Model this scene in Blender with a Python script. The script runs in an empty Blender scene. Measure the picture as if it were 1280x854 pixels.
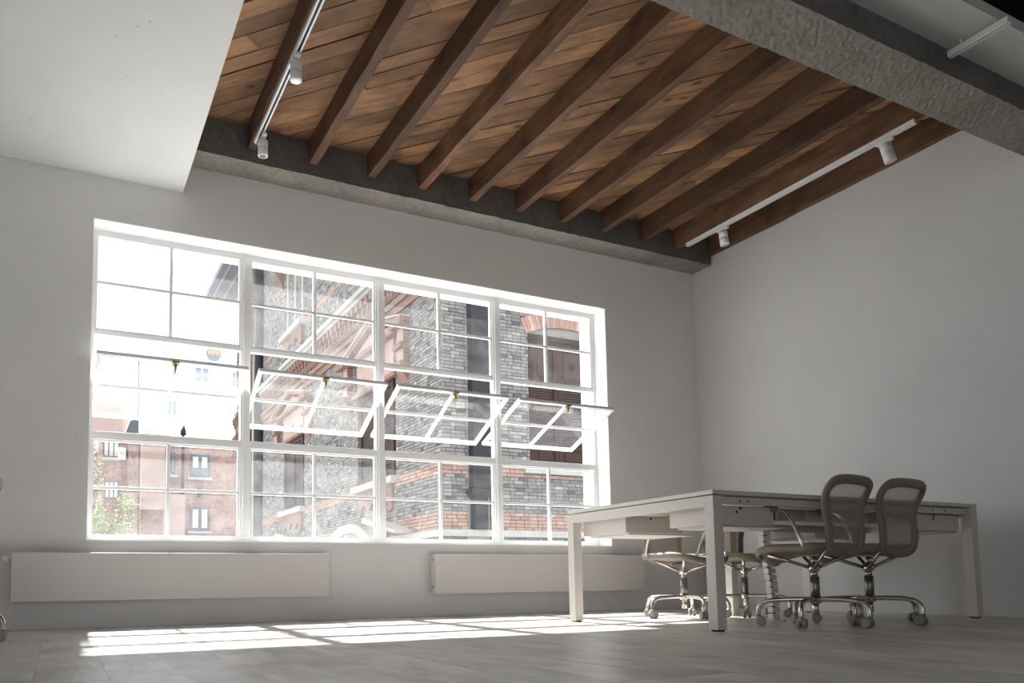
import bpy, bmesh, math, random
import numpy as np
from mathutils import Vector, Matrix

# ------------------------------------------------------------------ camera
SC = bpy.context.scene
COL = SC.collection
YAW, PITCH, ROLL = 0.4538, 0.0803, -0.0123
CAM = Vector((-0.1494, -5.6887, 0.2723))
f_ = Vector((math.sin(YAW)*math.cos(PITCH), math.cos(YAW)*math.cos(PITCH), math.sin(PITCH)))
r_ = Vector((math.cos(YAW), -math.sin(YAW), 0)); u_ = r_.cross(f_)
r2 = r_*math.cos(ROLL)+u_*math.sin(ROLL); u2 = -r_*math.sin(ROLL)+u_*math.cos(ROLL)
cd = bpy.data.cameras.new('camera'); cam = bpy.data.objects.new('camera', cd); COL.objects.link(cam)
m = Matrix((r2, u2, -f_)).transposed().to_4x4(); m.translation = CAM; cam.matrix_world = m
cd.sensor_width = 36; cd.sensor_fit = 'HORIZONTAL'; cd.lens = 970.3/1280*36
cd.shift_x = (640-545.65)/1280; cd.shift_y = (650.1-427)/1280; cd.clip_start = 0.02; cd.clip_end = 500
SC.camera = cam

# ------------------------------------------------------------------ light
SKY = 3.3
SUN = 22.0
EXPO = 0.0
W = bpy.data.worlds.new('sky'); SC.world = W; W.use_nodes = True
wn = W.node_tree; wn.nodes.clear()
wo = wn.nodes.new('ShaderNodeOutputWorld'); wb = wn.nodes.new('ShaderNodeBackground')
wb.inputs[0].default_value = (0.93, 0.965, 1.0, 1); wb.inputs[1].default_value = SKY
wn.links.new(wb.outputs[0], wo.inputs[0])
sl = bpy.data.lights.new('sun', 'SUN'); sl.energy = SUN; sl.angle = math.radians(1.2); sl.color = (1, .97, .93)
so = bpy.data.objects.new('sun', sl); COL.objects.link(so)
so.rotation_euler = Vector((-0.038, -1, -1.05)).to_track_quat('-Z', 'Y').to_euler()
for nm, loc, rot, sx, sy in (('added_fill_opening_portal', (-1.9, -9.25, 1.75), (math.radians(90), 0, 0), 2.8, 2.1),):  # portal for an unseen back opening, added to brighten the room
    q = bpy.data.lights.new(nm, 'AREA'); q.shape = 'RECTANGLE'; q.size = sx; q.size_y = sy; q.cycles.is_portal = True
    qo = bpy.data.objects.new(nm, q); COL.objects.link(qo); qo.location = loc; qo.rotation_euler = rot
pl = bpy.data.lights.new('window_portal', 'AREA'); pl.shape = 'RECTANGLE'; pl.size = 4.4; pl.size_y = 2.25
pl.cycles.is_portal = True
po = bpy.data.objects.new('window_portal', pl); COL.objects.link(po)
po.location = (2.21, 0.42, 1.70); po.rotation_euler = (math.radians(-90), 0, 0)
vs = SC.view_settings
SC.display_settings.display_device = 'sRGB'
vs.view_transform = 'Standard'; vs.look = 'None'; vs.exposure = EXPO; vs.gamma = 1; vs.use_curve_mapping = False
SC.cycles.max_bounces = 14; SC.cycles.diffuse_bounces = 7; SC.cycles.glossy_bounces = 4
SC.cycles.transparent_max_bounces = 16; SC.cycles.transmission_bounces = 8
SC.cycles.sample_clamp_indirect = 6.0

# ------------------------------------------------------------------ materials
def newmat(name, col=(.8, .8, .8), rough=.6, metal=0, spec=.5):
    mt = bpy.data.materials.new(name); mt.use_nodes = True
    b = mt.node_tree.nodes['Principled BSDF']
    b.inputs['Base Color'].default_value = (*col, 1); b.inputs['Roughness'].default_value = rough
    b.inputs['Metallic'].default_value = metal
    b.inputs['Specular IOR Level'].default_value = spec
    return mt
def N(mt, typ, **kw):
    n = mt.node_tree.nodes.new(typ)
    for k, v in kw.items(): setattr(n, k, v)
    return n
def L(mt, a, b): mt.node_tree.links.new(a, b)
def bsdf(mt): return mt.node_tree.nodes['Principled BSDF']
def coords(mt, scale=(1, 1, 1), kind='Object', rnd=False):
    tc = N(mt, 'ShaderNodeTexCoord'); mp = N(mt, 'ShaderNodeMapping'); mp.inputs['Scale'].default_value = scale
    L(mt, tc.outputs[kind], mp.inputs[0])
    if rnd:
        oi = N(mt, 'ShaderNodeObjectInfo'); mu = N(mt, 'ShaderNodeMath', operation='MULTIPLY'); mu.inputs[1].default_value = 57.0
        L(mt, oi.outputs['Random'], mu.inputs[0]); L(mt, mu.outputs[0], mp.inputs['Location'])
    return mp.outputs[0]
def noise(mt, vec, scale, detail=4, rough=.6, dist=0):
    n = N(mt, 'ShaderNodeTexNoise'); n.inputs['Scale'].default_value = scale
    n.inputs['Detail'].default_value = detail; n.inputs['Roughness'].default_value = rough
    n.inputs['Distortion'].default_value = dist
    L(mt, vec, n.inputs['Vector']); return n.outputs['Fac']
def ramp(mt, fac, stops):
    r = N(mt, 'ShaderNodeValToRGB'); e = r.color_ramp.elements
    while len(e) < len(stops): e.new(.5)
    for i, (p, c) in enumerate(stops):
        e[i].position = p; e[i].color = (*c, 1) if len(c) == 3 else c
    L(mt, fac, r.inputs[0]); return r.outputs[0]
def bump(mt, h, strength, dist=.01):
    b = N(mt, 'ShaderNodeBump'); b.inputs['Strength'].default_value = strength; b.inputs['Distance'].default_value = dist
    L(mt, h, b.inputs['Height']); L(mt, b.outputs[0], bsdf(mt).inputs['Normal']); return b
def mixc(mt, fac, a, b, mode='MIX'):
    mx = N(mt, 'ShaderNodeMix', data_type='RGBA', blend_type=mode)
    for s, v in ((0, fac), (6, a), (7, b)):
        if isinstance(v, (int, float)): mx.inputs[s].default_value = v
        elif isinstance(v, tuple): mx.inputs[s].default_value = (*v, 1)
        else: L(mt, v, mx.inputs[s])
    return mx.outputs[2]

def paint_mat(name, col, specks=False, bumpy=.15):
    mt = newmat(name, col, .75, spec=.3)
    v = coords(mt)
    n = noise(mt, v, 1.3, 5)
    c = ramp(mt, n, [(.3, tuple(x*.95 for x in col)), (.7, tuple(min(1, x*1.03) for x in col))])
    if specks:
        vo = N(mt, 'ShaderNodeTexVoronoi'); vo.inputs['Scale'].default_value = 9; L(mt, v, vo.inputs['Vector'])
        s = ramp(mt, vo.outputs['Distance'], [(0.0, (0, 0, 0)), (.03, (0, 0, 0)), (.045, (1, 1, 1))])
        n2 = noise(mt, v, 3.1, 2)
        g = ramp(mt, n2, [(.5, (1, 1, 1)), (.56, (0, 0, 0))])
        mx = mixc(mt, 1.0, s, g, 'LIGHTEN')
        c = mixc(mt, mx, (.25, .24, .22), c)
    L(mt, c, bsdf(mt).inputs['Base Color'])
    bump(mt, noise(mt, v, 60, 3), bumpy, .002)
    return mt
M = {}
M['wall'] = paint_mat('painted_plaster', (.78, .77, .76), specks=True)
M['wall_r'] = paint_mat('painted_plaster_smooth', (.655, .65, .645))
M['soffit'] = paint_mat('painted_soffit', (.82, .825, .82), specks=True)
M['ceil'] = paint_mat('painted_ceiling', (.70, .72, .70))
M['frame'] = newmat('white_window_paint', (.92, .925, .93), .35)
M['reveal'] = paint_mat('white_reveal_paint', (.90, .90, .90))
M['radiator'] = newmat('radiator_enamel', (.70, .67, .65), .4)
M['rad_dark'] = newmat('radiator_inner', (.35, .35, .35), .5)
M['table'] = newmat('table_laminate', (.66, .625, .58), .42)
M['table_dark'] = newmat('near_black_plastic', (.03, .03, .035), .4)  # near-black plastic of one socket plate and the cable
M['socket'] = newmat('grey_socket_plate', (.42, .41, .39), .45)
M['chrome'] = newmat('polished_chrome', (.62, .59, .56), .16, 1)
M['gas'] = newmat('dark_chrome', (.30, .285, .275), .38, 1)
M['taupe'] = newmat('taupe_plastic', (.25, .21, .17), .55)
M['caster'] = newmat('caster_plastic', (.30, .28, .25), .45)
M['track'] = newmat('white_track', (.82, .83, .84), .3)
M['trackslot'] = newmat('track_slot', (.12, .12, .13), .5)
M['brass'] = newmat('aged_brass', (.30, .23, .12), .4, .8)
M['lens'] = newmat('spot_reflector', (.9, .9, .9), .1, 1)
M['black'] = newmat('black_hole', (.008, .008, .008), .8, spec=.1)
# seat mesh fabric: see-through weave
mt = newmat('mesh_fabric', (.33, .28, .235), .75)
tr = N(mt, 'ShaderNodeBsdfTransparent'); mxs = N(mt, 'ShaderNodeMixShader')
out = mt.node_tree.nodes['Material Output']; L(mt, tr.outputs[0], mxs.inputs[1]); L(mt, bsdf(mt).outputs[0], mxs.inputs[2])
mxs.inputs[0].default_value = .60; L(mt, mxs.outputs[0], out.inputs[0]); M['mesh'] = mt
# concrete
def concrete(name, a, b, bs=.6):
    mt = newmat(name, a, .9, spec=.2); v = coords(mt)
    n = noise(mt, v, 3.2, 8, .65); n2 = noise(mt, v, 24, 9, .75)
    c = ramp(mt, n, [(.3, b), (.72, a)])
    c = mixc(mt, .3, c, ramp(mt, n2, [(.35, tuple(x*.55 for x in b)), (.65, tuple(min(1, x*1.3) for x in a))]))
    L(mt, c, bsdf(mt).inputs['Base Color']); bump(mt, n2, bs, .012); return mt
M['concrete'] = concrete('raw_concrete', (.34, .31, .28), (.20, .182, .165))
M['concrete_shaded'] = concrete('shaded_concrete', (.20, .195, .185), (.12, .115, .11))  # darker copy of the raw concrete, shade painted into the colour
# wood (grain along local X)
def wood(name, c1, c2, c3, rough=.65, knots=True, var=.35):
    mt = newmat(name, c1, rough, spec=.3); v = coords(mt, (1.2, 14, 14), rnd=True)
    n = noise(mt, v, 2.2, 6, .6, .6)
    c = ramp(mt, n, [(.25, c2), (.5, c1), (.75, c3)])
    oi = N(mt, 'ShaderNodeObjectInfo')
    hs = N(mt, 'ShaderNodeHueSaturation')
    mr = N(mt, 'ShaderNodeMapRange'); mr.inputs[3].default_value = 1-var; mr.inputs[4].default_value = 1+var
    L(mt, oi.outputs['Random'], mr.inputs[0]); L(mt, mr.outputs[0], hs.inputs['Value']); L(mt, c, hs.inputs['Color'])
    c = hs.outputs[0]
    v2 = coords(mt, (1, 1.6, 1.6), rnd=True)
    st = noise(mt, v2, 3.0, 6)
    c = mixc(mt, ramp(mt, st, [(.42, (0, 0, 0)), (.68, (.75, .75, .75))]), c, tuple(x*.55 for x in c2))
    if knots:
        vo = N(mt, 'ShaderNodeTexVoronoi'); vo.inputs['Scale'].default_value = 2.6
        L(mt, coords(mt, (1, 1.9, 1), rnd=True), vo.inputs['Vector'])
        k = ramp(mt, vo.outputs['Distance'], [(0, (1, 1, 1)), (.06, (.8, .8, .8)), (.13, (0, 0, 0))])
        c = mixc(mt, k, c, (.05, .025, .015))
    L(mt, c, bsdf(mt).inputs['Base Color']); bump(mt, n, .35, .004); return mt
M['plank'] = wood('ceiling_plank_wood', (.29, .155, .078), (.16, .088, .05), (.37, .21, .11), var=.36)
M['joist'] = wood('joist_wood', (.15, .078, .045), (.085, .043, .028), (.21, .118, .068), var=.42)
M['darkwood'] = wood('dark_ceiling_wood', (.05, .028, .022), (.03, .015, .012), (.07, .035, .03))
M['floor'] = wood('floor_oak', (.62, .59, .565), (.51, .48, .455), (.76, .73, .71), rough=.30, knots=False, var=.16)
# glass: thin pane with dust, which also lays a pale haze over the view
def glass_mat(name, lo, hi):
    mt = bpy.data.materials.new(name); mt.use_nodes = True; nt = mt.node_tree; nt.nodes.clear()
    o = nt.nodes.new('ShaderNodeOutputMaterial'); t = nt.nodes.new('ShaderNodeBsdfTransparent'); g = nt.nodes.new('ShaderNodeBsdfGlossy')
    g.inputs['Roughness'].default_value = .02; lw = nt.nodes.new('ShaderNodeLayerWeight'); pw = nt.nodes.new('ShaderNodeMath'); pw.operation = 'POWER'; pw.inputs[1].default_value = 5.0; nt.links.new(lw.outputs[1], pw.inputs[0]); fr = nt.nodes.new('ShaderNodeMapRange'); fr.inputs[3].default_value = .03; fr.inputs[4].default_value = .9; nt.links.new(pw.outputs[0], fr.inputs[0])
    mx = nt.nodes.new('ShaderNodeMixShader'); tl = nt.nodes.new('ShaderNodeBsdfTranslucent'); tl.inputs[0].default_value = (.95, .97, 1, 1)
    t.inputs[0].default_value = (.97, .98, .98, 1)
    nt.links.new(fr.outputs[0], mx.inputs[0]); nt.links.new(t.outputs[0], mx.inputs[1]); nt.links.new(g.outputs[0], mx.inputs[2])
    mx2 = nt.nodes.new('ShaderNodeMixShader')
    tc = nt.nodes.new('ShaderNodeTexCoord'); nz = nt.nodes.new('ShaderNodeTexNoise'); nz.inputs['Scale'].default_value = 7; nz.inputs['Detail'].default_value = 6
    nt.links.new(tc.outputs['Object'], nz.inputs['Vector'])
    mr = nt.nodes.new('ShaderNodeMapRange'); mr.inputs[1].default_value = .35; mr.inputs[2].default_value = .75
    mr.inputs[3].default_value = lo; mr.inputs[4].default_value = hi
    nt.links.new(nz.outputs['Fac'], mr.inputs[0]); nt.links.new(mr.outputs[0], mx2.inputs[0])
    nt.links.new(mx.outputs[0], mx2.inputs[1]); nt.links.new(tl.outputs[0], mx2.inputs[2]); nt.links.new(mx2.outputs[0], o.inputs[0])
    return mt
M['glass'] = glass_mat('dusty_hazed_window_glass', .018, .042)  # dust thickened in the left bays to wash out the brick outside
M['glass3'] = glass_mat('slightly_dusty_hazed_window_glass', .010, .024)
M['glass2'] = glass_mat('cleaner_window_glass', .004, .014)
# brick with per-face tint attribute
def brick_mat(name, stops):
    mt = newmat(name, (.3, .3, .3), .85, spec=.2)
    at = N(mt, 'ShaderNodeAttribute', attribute_name='tint')
    c = ramp(mt, at.outputs['Fac'], stops)
    n = noise(mt, coords(mt), 14, 4)
    c = mixc(mt, .25, c, ramp(mt, n, [(.3, (.2, .2, .2)), (.7, (.62, .62, .62))]), 'SOFT_LIGHT')
    L(mt, c, bsdf(mt).inputs['Base Color']); return mt
M['brick'] = brick_mat('grey_brick', [(0, (.070, .067, .068)), (.25, (.13, .124, .122)), (.7, (.185, .176, .168)), (1, (.26, .243, .21))])
M['orange'] = brick_mat('orange_brick', [(0, (.22, .14, .115)), (.5, (.28, .182, .145)), (1, (.36, .25, .20))])
M['mortar'] = concrete('mortar', (.34, .34, .335), (.26, .26, .26), .2)
M['terra'] = concrete('terracotta', (.21, .135, .108), (.14, .09, .075), .3)
M['pinkplaster'] = concrete('pink_plaster', (.33, .24, .215), (.27, .19, .17), .2)
M['stone'] = concrete('pale_stone', (.33, .325, .305), (.25, .245, .23), .2)
M['shutter'] = newmat('brown_shutter_paint', (.036, .019, .017), .6, spec=.12)
M['drain'] = newmat('dark_drain_pipe', (.026, .027, .030), .7, spec=.1)
M['slate'] = newmat('grey_eave_soffit', (.10, .115, .15), .7)
M['white_out'] = paint_mat('white_render', (.80, .80, .80))
M['winglass'] = newmat('dark_window_glass', (.08, .10, .13), .1)
M['greyframe'] = newmat('dark_grey_frame', (.06, .07, .08), .5)
M['curtain'] = newmat('pale_curtain', (.45, .43, .38), .8)
M['tile'] = newmat('pale_roof_tile', (.42, .33, .30), .8)
def far_brick(name, a, b, mcol, scale):
    mt = newmat(name, a, .9, spec=.15)
    bt = N(mt, 'ShaderNodeTexBrick'); bt.inputs['Color1'].default_value = (*a, 1); bt.inputs['Color2'].default_value = (*b, 1)
    bt.inputs['Mortar'].default_value = (*mcol, 1); bt.inputs['Scale'].default_value = scale
    bt.inputs['Brick Width'].default_value = .25; bt.inputs['Row Height'].default_value = .075; bt.inputs['Mortar Size'].default_value = .008
    tc = N(mt, 'ShaderNodeTexCoord'); mp = N(mt, 'ShaderNodeMapping'); mp.inputs['Rotation'].default_value = (math.radians(90), 0, 0)
    L(mt, tc.outputs['Object'], mp.inputs[0]); L(mt, mp.outputs[0], bt.inputs['Vector'])
    n = noise(mt, coords(mt), .8, 5)
    c = mixc(mt, ramp(mt, n, [(.4, (0, 0, 0)), (.65, (.7, .7, .7))]), bt.outputs['Color'], tuple(min(1, x*1.35) for x in a))
    n3 = noise(mt, coords(mt), 5, 6, .75)
    c = mixc(mt, .8, c, ramp(mt, n3, [(.3, (.15, .15, .15)), (.7, (.85, .85, .85))]), 'SOFT_LIGHT')
    L(mt, c, bsdf(mt).inputs['Base Color']); return mt
M['redbrick'] = far_brick('red_brick_far', (.23, .14, .125), (.16, .095, .085), (.30, .24, .22), 1)
M['brownbrick'] = far_brick('brown_brick_far', (.20, .11, .09), (.15, .08, .07), (.28, .2, .18), 1)
M['leaf'] = newmat('spring_leaf', (.19, .24, .09), .6)
M['leaf2'] = newmat('yellow_leaf', (.24, .22, .09), .6)
M['bark'] = newmat('bark', (.12, .09, .06), .9)
M['pbg'] = newmat('pale_blue_glass', (.14, .19, .26), .3)
M['infill'] = concrete('dark_stone_infill', (.20, .19, .17), (.13, .125, .115), .2)
M['ground'] = concrete('courtyard_paving', (.40, .39, .37), (.3, .29, .28), .2)

# ------------------------------------------------------------------ mesh helpers
def tag(o, label=None, cat=None, group=None, kind=None):
    if label: o['label'] = label
    if cat: o['category'] = cat
    if group: o['group'] = group
    if kind: o['kind'] = kind
    return o
def bx(bm, x0, x1, y0, y1, z0, z1, mi=0):
    vs_ = [bm.verts.new(p) for p in ((x0,y0,z0),(x1,y0,z0),(x1,y1,z0),(x0,y1,z0),(x0,y0,z1),(x1,y0,z1),(x1,y1,z1),(x0,y1,z1))]
    for q in ((3,2,1,0),(4,5,6,7),(0,1,5,4),(1,2,6,5),(2,3,7,6),(3,0,4,7)):
        bm.faces.new([vs_[i] for i in q]).material_index = mi
    return vs_
def prism(bm, pts, axis, a, b):
    """extrude the polygon pts (2D) along axis from a to b"""
    def P(p, t):
        return {0: (t, p[0], p[1]), 1: (p[0], t, p[1]), 2: (p[0], p[1], t)}[axis]
    A = [bm.verts.new(P(p, a)) for p in pts]; B = [bm.verts.new(P(p, b)) for p in pts]
    bm.faces.new(A); bm.faces.new(B[::-1]); n = len(pts)
    for i in range(n): bm.faces.new((A[i], B[i], B[(i+1) % n], A[(i+1) % n]))
def tube(bm, pts, r, seg=10, closed=False, r2_=None, cap=True, up=None):
    pts = [Vector(p) for p in pts]; n = len(pts); rings = []
    rad = r if isinstance(r, (list, tuple)) else [r]*n
    prev = None
    for i, p in enumerate(pts):
        if closed: t = pts[(i+1) % n]-pts[i-1]
        else: t = pts[min(i+1, n-1)]-pts[max(i-1, 0)]
        t.normalize()
        ref = Vector(up) if up else (prev if prev is not None else (Vector((0, 0, 1)) if abs(t.z) < .9 else Vector((1, 0, 0))))
        a = ref-t*ref.dot(t)
        if a.length < 1e-4: a = Vector((1, 0, 0))-t*t.x
        a.normalize(); b = t.cross(a); prev = a
        ra = rad[i]; rb = (r2_ if r2_ else ra)
        rings.append([bm.verts.new(p+a*(ra*math.cos(k*2*math.pi/seg))+b*(rb*math.sin(k*2*math.pi/seg))) for k in range(seg)])
    for i in range(n if closed else n-1):
        A, B = rings[i], rings[(i+1) % n]
        for k in range(seg): bm.faces.new((A[k], A[(k+1) % seg], B[(k+1) % seg], B[k])).smooth = True
    if cap and not closed:
        bm.faces.new(rings[0][::-1]); bm.faces.new(rings[-1])
def cyl(bm, c, axis, h, r, seg=16, r2_=None):
    a = Vector(axis).normalized()*h; c = Vector(c); tube(bm, [c, c+a], [r, r2_ if r2_ else r], seg)
def smooth_path(pts, k=4, closed=False):
    pts = [Vector(p) for p in pts]; n = len(pts); o = []
    for i in range(n if closed else n-1):
        g = lambda j: pts[j % n] if closed else pts[min(max(j, 0), n-1)]
        p0, p1, p2, p3 = g(i-1), g(i), g(i+1), g(i+2)
        for s in range(k):
            t = s/k
            o.append(.5*((2*p1)+(p2-p0)*t+(2*p0-5*p1+4*p2-p3)*t*t+(3*p1-p0-3*p2+p3)*t**3))
    if not closed: o.append(pts[-1])
    return o
def obj(name, bm, mat=None, parent=None, loc=None, bevel=0, smooth=False):
    bmesh.ops.recalc_face_normals(bm, faces=bm.faces)
    if bevel: bmesh.ops.bevel(bm, geom=list(bm.edges), offset=bevel, segments=2, affect='EDGES', profile=.6)
    if smooth:
        for f in bm.faces: f.smooth = True
    me = bpy.data.meshes.new(name); bm.to_mesh(me); bm.free()
    return link(name, me, mat, parent, loc)
def link(name, me, mat=None, parent=None, loc=None):
    if mat is not None and len(me.materials) == 0:
        for x in (mat if isinstance(mat, list) else [mat]): me.materials.append(x)
    o = bpy.data.objects.new(name, me); COL.objects.link(o)
    if parent: o.parent = parent
    if loc: o.location = loc
    return o
def box(name, b, mat, parent=None, bevel=0):
    bm = bmesh.new(); bx(bm, *b); return obj(name, bm, mat, parent, bevel=bevel)
def empty(name, loc=(0, 0, 0), rz=0):
    o = bpy.data.objects.new(name, None); COL.objects.link(o); o.location = loc; o.rotation_euler = (0, 0, rz)
    o.empty_display_size = .1; return o
def copy_tree(o, parent=None):
    c = o.copy(); COL.objects.link(c); c.parent = parent
    for ch in [x for x in bpy.data.objects if x.parent == o and x != c]: copy_tree(ch, c)
    return c
rng = random.Random(4)

# ------------------------------------------------------------------ room shell
XR, XL, YB = 5.534, -3.6, -9.0
X0, X1, Z0, Z1 = 0.0115, 4.416, .5784, 2.8214
WT = .40            # wall thickness
D = .198            # window frame depth
ZB, ZC, ZJ, YBM = 3.334, 3.601, 3.4186, -.2475
ZTOP = 4.1
# window wall with opening
bm = bmesh.new()
bx(bm, XL-.2, X0, 0, WT, -.1, ZTOP); bx(bm, X1, XR+.3, 0, WT, -.1, ZTOP)
bx(bm, X0, X1, 0, WT, -.1, Z0); bx(bm, X0, X1, 0, WT, Z1, ZTOP)
tag(obj('wall_front', bm, M['wall']), kind='structure')
# reveal lining (bright white paint)
bm = bmesh.new(); t = .006
bx(bm, X0, X0+t, .001, WT+.002, Z0, Z1); bx(bm, X1-t, X1, .001, WT+.002, Z0, Z1)
bx(bm, X0+t, X1-t, .001, WT+.002, Z1-t, Z1); bx(bm, X0+t, X1-t, .001, WT+.002, Z0, Z0+t)
reveal = tag(obj('trim_1', bm, M['reveal']), kind='structure')
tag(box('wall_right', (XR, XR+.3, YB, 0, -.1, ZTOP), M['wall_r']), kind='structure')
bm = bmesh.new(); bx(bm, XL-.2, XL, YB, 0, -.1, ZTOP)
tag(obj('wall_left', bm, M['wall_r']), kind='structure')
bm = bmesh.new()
bx(bm, XL-.2, -3.3, YB-.2, YB, -.1, ZTOP); bx(bm, -.5, XR+.3, YB-.2, YB, -.1, ZTOP); bx(bm, -3.3, -.5, YB-.2, YB, -.1, .7); bx(bm, -3.3, -.5, YB-.2, YB, 2.8, ZTOP)  # opening in the unseen back wall, added to let in fill light
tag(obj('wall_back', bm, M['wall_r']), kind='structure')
tag(box('baseboard_front', (XL, XR-.001, -.008, 0, 0, .095), M['wall']), kind='structure')
# floor: slab + individual planks
fl = tag(box('floor', (XL-.2, XR+.3, YB-.2, WT, -.2, -.012), M['floor']), kind='structure')
PW = .205
plank_mesh = {}
def floor_plank(x, y1, ln):
    key = round(ln, 3)
    if key not in plank_mesh:
        bm = bmesh.new(); bx(bm, -ln, 0, -PW/2+.0004, PW/2-.0004, -.0118, 0)
        me = bpy.data.meshes.new('floor_plank'); bmesh.ops.recalc_face_normals(bm, faces=bm.faces); bm.to_mesh(me); bm.free(); me.materials.append(M['floor']); plank_mesh[key] = me
    o = link('plank', plank_mesh[key], parent=fl); o.location = (x, y1, 0); o.rotation_euler = (0, 0, math.pi/2)
    o.location = (x, y1, rng.uniform(-.0008, 0))
nx = int((XR+1.4)/PW)+1
for i in range(nx):
    x = XR-.003-PW/2-i*PW
    y = -.002
    first = True
    while y > -5.4:
        ln = rng.choice([1.0, 1.4, 1.8, 2.2]) if first else 2.2
        first = False
        floor_plank(x, y, ln-.002); y -= ln
rest = bmesh.new()
xs_edge = XR-.003-nx*PW
bx(rest, XL, xs_edge-.002, YB, -.002, -.0118, -.001); bx(rest, xs_edge, XR-.003, YB, -7.7, -.0118, -.001)
obj('floor_boards', rest, M['floor'], fl)

# ceiling: deck + diagonal planks
YF, YN, ZF, ZW, YW = -3.025, -3.315, 3.0, 3.15, -3.555
ceil = tag(box('ceiling', (XL-.2, XR+.3, YF-.2, 0, ZC+.024, ZC+.2), M['darkwood']), kind='structure')
def clip(poly, a, b, c):
    o = []
    for i in range(len(poly)):
        p, q = poly[i], poly[(i+1) % len(poly)]
        dp, dq = a*p[0]+b*p[1]-c, a*q[0]+b*q[1]-c
        if dp <= 0: o.append(p)
        if dp*dq < 0:
            t = dp/(dp-dq); o.append((p[0]+(q[0]-p[0])*t, p[1]+(q[1]-p[1])*t))
    return o
ang = math.radians(-47.5); ca, sa = math.cos(ang), math.sin(ang)
s = -4.0
while s < 5.5:
    w = rng.choice([.115, .125, .13, .14])
    cuts = [-3.5]
    tcur = -3.5+rng.uniform(.5, 5)
    while tcur < 9: cuts.append(tcur); tcur += rng.uniform(3.6, 5.2)
    cuts.append(9)
    for a, b in zip(cuts[:-1], cuts[1:]):
        g = rng.choice([.002, .003, .005, .008, .012])
        loc = [(a+.002, s+g), (b-.002, s+g), (b-.002, s+w-.001), (a+.002, s+w-.001)]
        wp = [(u*ca-v*sa, u*sa+v*ca) for u, v in loc]
        for A, B_, C_ in ((-1, 0, .45), (1, 0, XR-.002), (0, 1, YBM+.03), (0, -1, -(YF-.05))):
            wp = clip(wp, A, B_, C_) if A != -1 else clip(wp, -1, 0, -.45)
            if not wp: break
        if len(wp) < 3: continue
        area = abs(sum(wp[i][0]*wp[(i+1) % len(wp)][1]-wp[(i+1) % len(wp)][0]*wp[i][1] for i in range(len(wp))))/2
        if area < .003: continue
        lp = [(x*ca+y*sa, -x*sa+y*ca) for x, y in wp]
        mx_, my_ = sum(p[0] for p in lp)/len(lp), sum(p[1] for p in lp)/len(lp)
        lp = [(p[0]-mx_, p[1]-my_) for p in lp]
        bm = bmesh.new(); dz = rng.uniform(0, .005); prism(bm, lp, 2, ZC+dz, ZC+.024)
        o = obj('plank', bm, M['plank'], ceil)
        o.rotation_euler = (0, 0, ang); o.location = (mx_*ca-my_*sa, mx_*sa+my_*ca, 0)
    s += w
# joists
JX = [1.012, 1.470, 1.938, 2.370, 2.834, 3.281, 3.737, 4.185, 4.637, 5.0535, 5.472]
ordn = ['first','second','third','fourth','fifth','sixth','seventh','eighth','ninth','tenth','eleventh']
for i, x in enumerate(JX):
    w = .062 if i < 10 else .058
    ln = abs(YF-.04-YBM)
    bm = bmesh.new()
    n = 14
    prof = []
    rows = []
    for k in range(n+1):
        y = -.03-(ln+.03)*k/n
        j = lambda: rng.uniform(-.0035, .0035)
        rows.append([bm.verts.new((-y, sx*w/2+j(), sz+(j() if sz < .1 else 0))) for sx, sz in ((-1, 0), (1, 0), (1, ZC-ZJ), (-1, ZC-ZJ))])
    for k in range(n):
        for q in range(4): bm.faces.new((rows[k][q], rows[k][(q+1) % 4], rows[k+1][(q+1) % 4], rows[k+1][q]))
    bm.faces.new(rows[0][::-1]); bm.faces.new(rows[-1])
    o = obj('ceiling_joist', bm, M['joist']); o.rotation_euler = (0, 0, -math.pi/2); o.location = (x+w/2, YBM+.02, ZJ)
    lab = {0: 'leftmost dark wooden ceiling joist, with the long white light track under it',
           9: 'dark wooden ceiling joist near the right wall, carrying the right light track',
           10: 'last dark wooden ceiling joist, lying flush along the top of the right wall'}.get(i,
           '%s dark wooden ceiling joist counted from the left edge of the plank ceiling' % ordn[i])
    tag(o, lab, 'beam', 'dark wooden joists under the plank ceiling')
# concrete wall beam
def rough_beam(name, x0, x1, y0, y1, z0, z1, mats, amp, nx_, seed, facemat=None, ny=5, nz=4):
    r = random.Random(seed); bm = bmesh.new()
    loop = [(y0+(y1-y0)*k/ny, z0) for k in range(ny)]+[(y1, z0+(z1-z0)*k/nz) for k in range(nz)]+[(y1+(y0-y1)*k/ny, z1) for k in range(ny)]+[(y0, z1+(z0-z1)*k/nz) for k in range(nz)]
    rings = []
    for i in range(nx_+1):
        x = x0+(x1-x0)*i/nx_
        rings.append([bm.verts.new((x, y+r.uniform(-amp, amp), z+(r.uniform(-amp, amp) if z < z1-.01 else 0))) for y, z in loop])
    m_ = len(loop)
    for i in range(nx_):
        for k in range(m_):
            f = bm.faces.new((rings[i][k], rings[i+1][k], rings[i+1][(k+1) % m_], rings[i][(k+1) % m_]))
            f.material_index = 1 if (facemat and facemat(k, ny, nz)) else 0
    bm.faces.new(rings[0][::-1]); bm.faces.new(rings[-1])
    return obj(name, bm, mats, smooth=False)
o = rough_beam('concrete_beam', .45, XR-.004, YBM, -.002, ZB, ZC+.02, [M['concrete'], M['concrete_shaded']], .003, 90, 2, lambda k, ny, nz: k >= 2*ny+nz)  # room-facing side gets the copy with painted shade
tag(o, 'long concrete beam above the big window, with the wooden joists resting in it', 'beam', 'concrete beams')
o = rough_beam('concrete_beam', .45, XR-.004, 0, 1, ZF, 3.80, [M['concrete'], M['concrete_shaded']], .0032, 230, 3, lambda k, ny, nz: k >= 2*ny+nz, 14, 8)  # near side gets the painted-shade copy too
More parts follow.
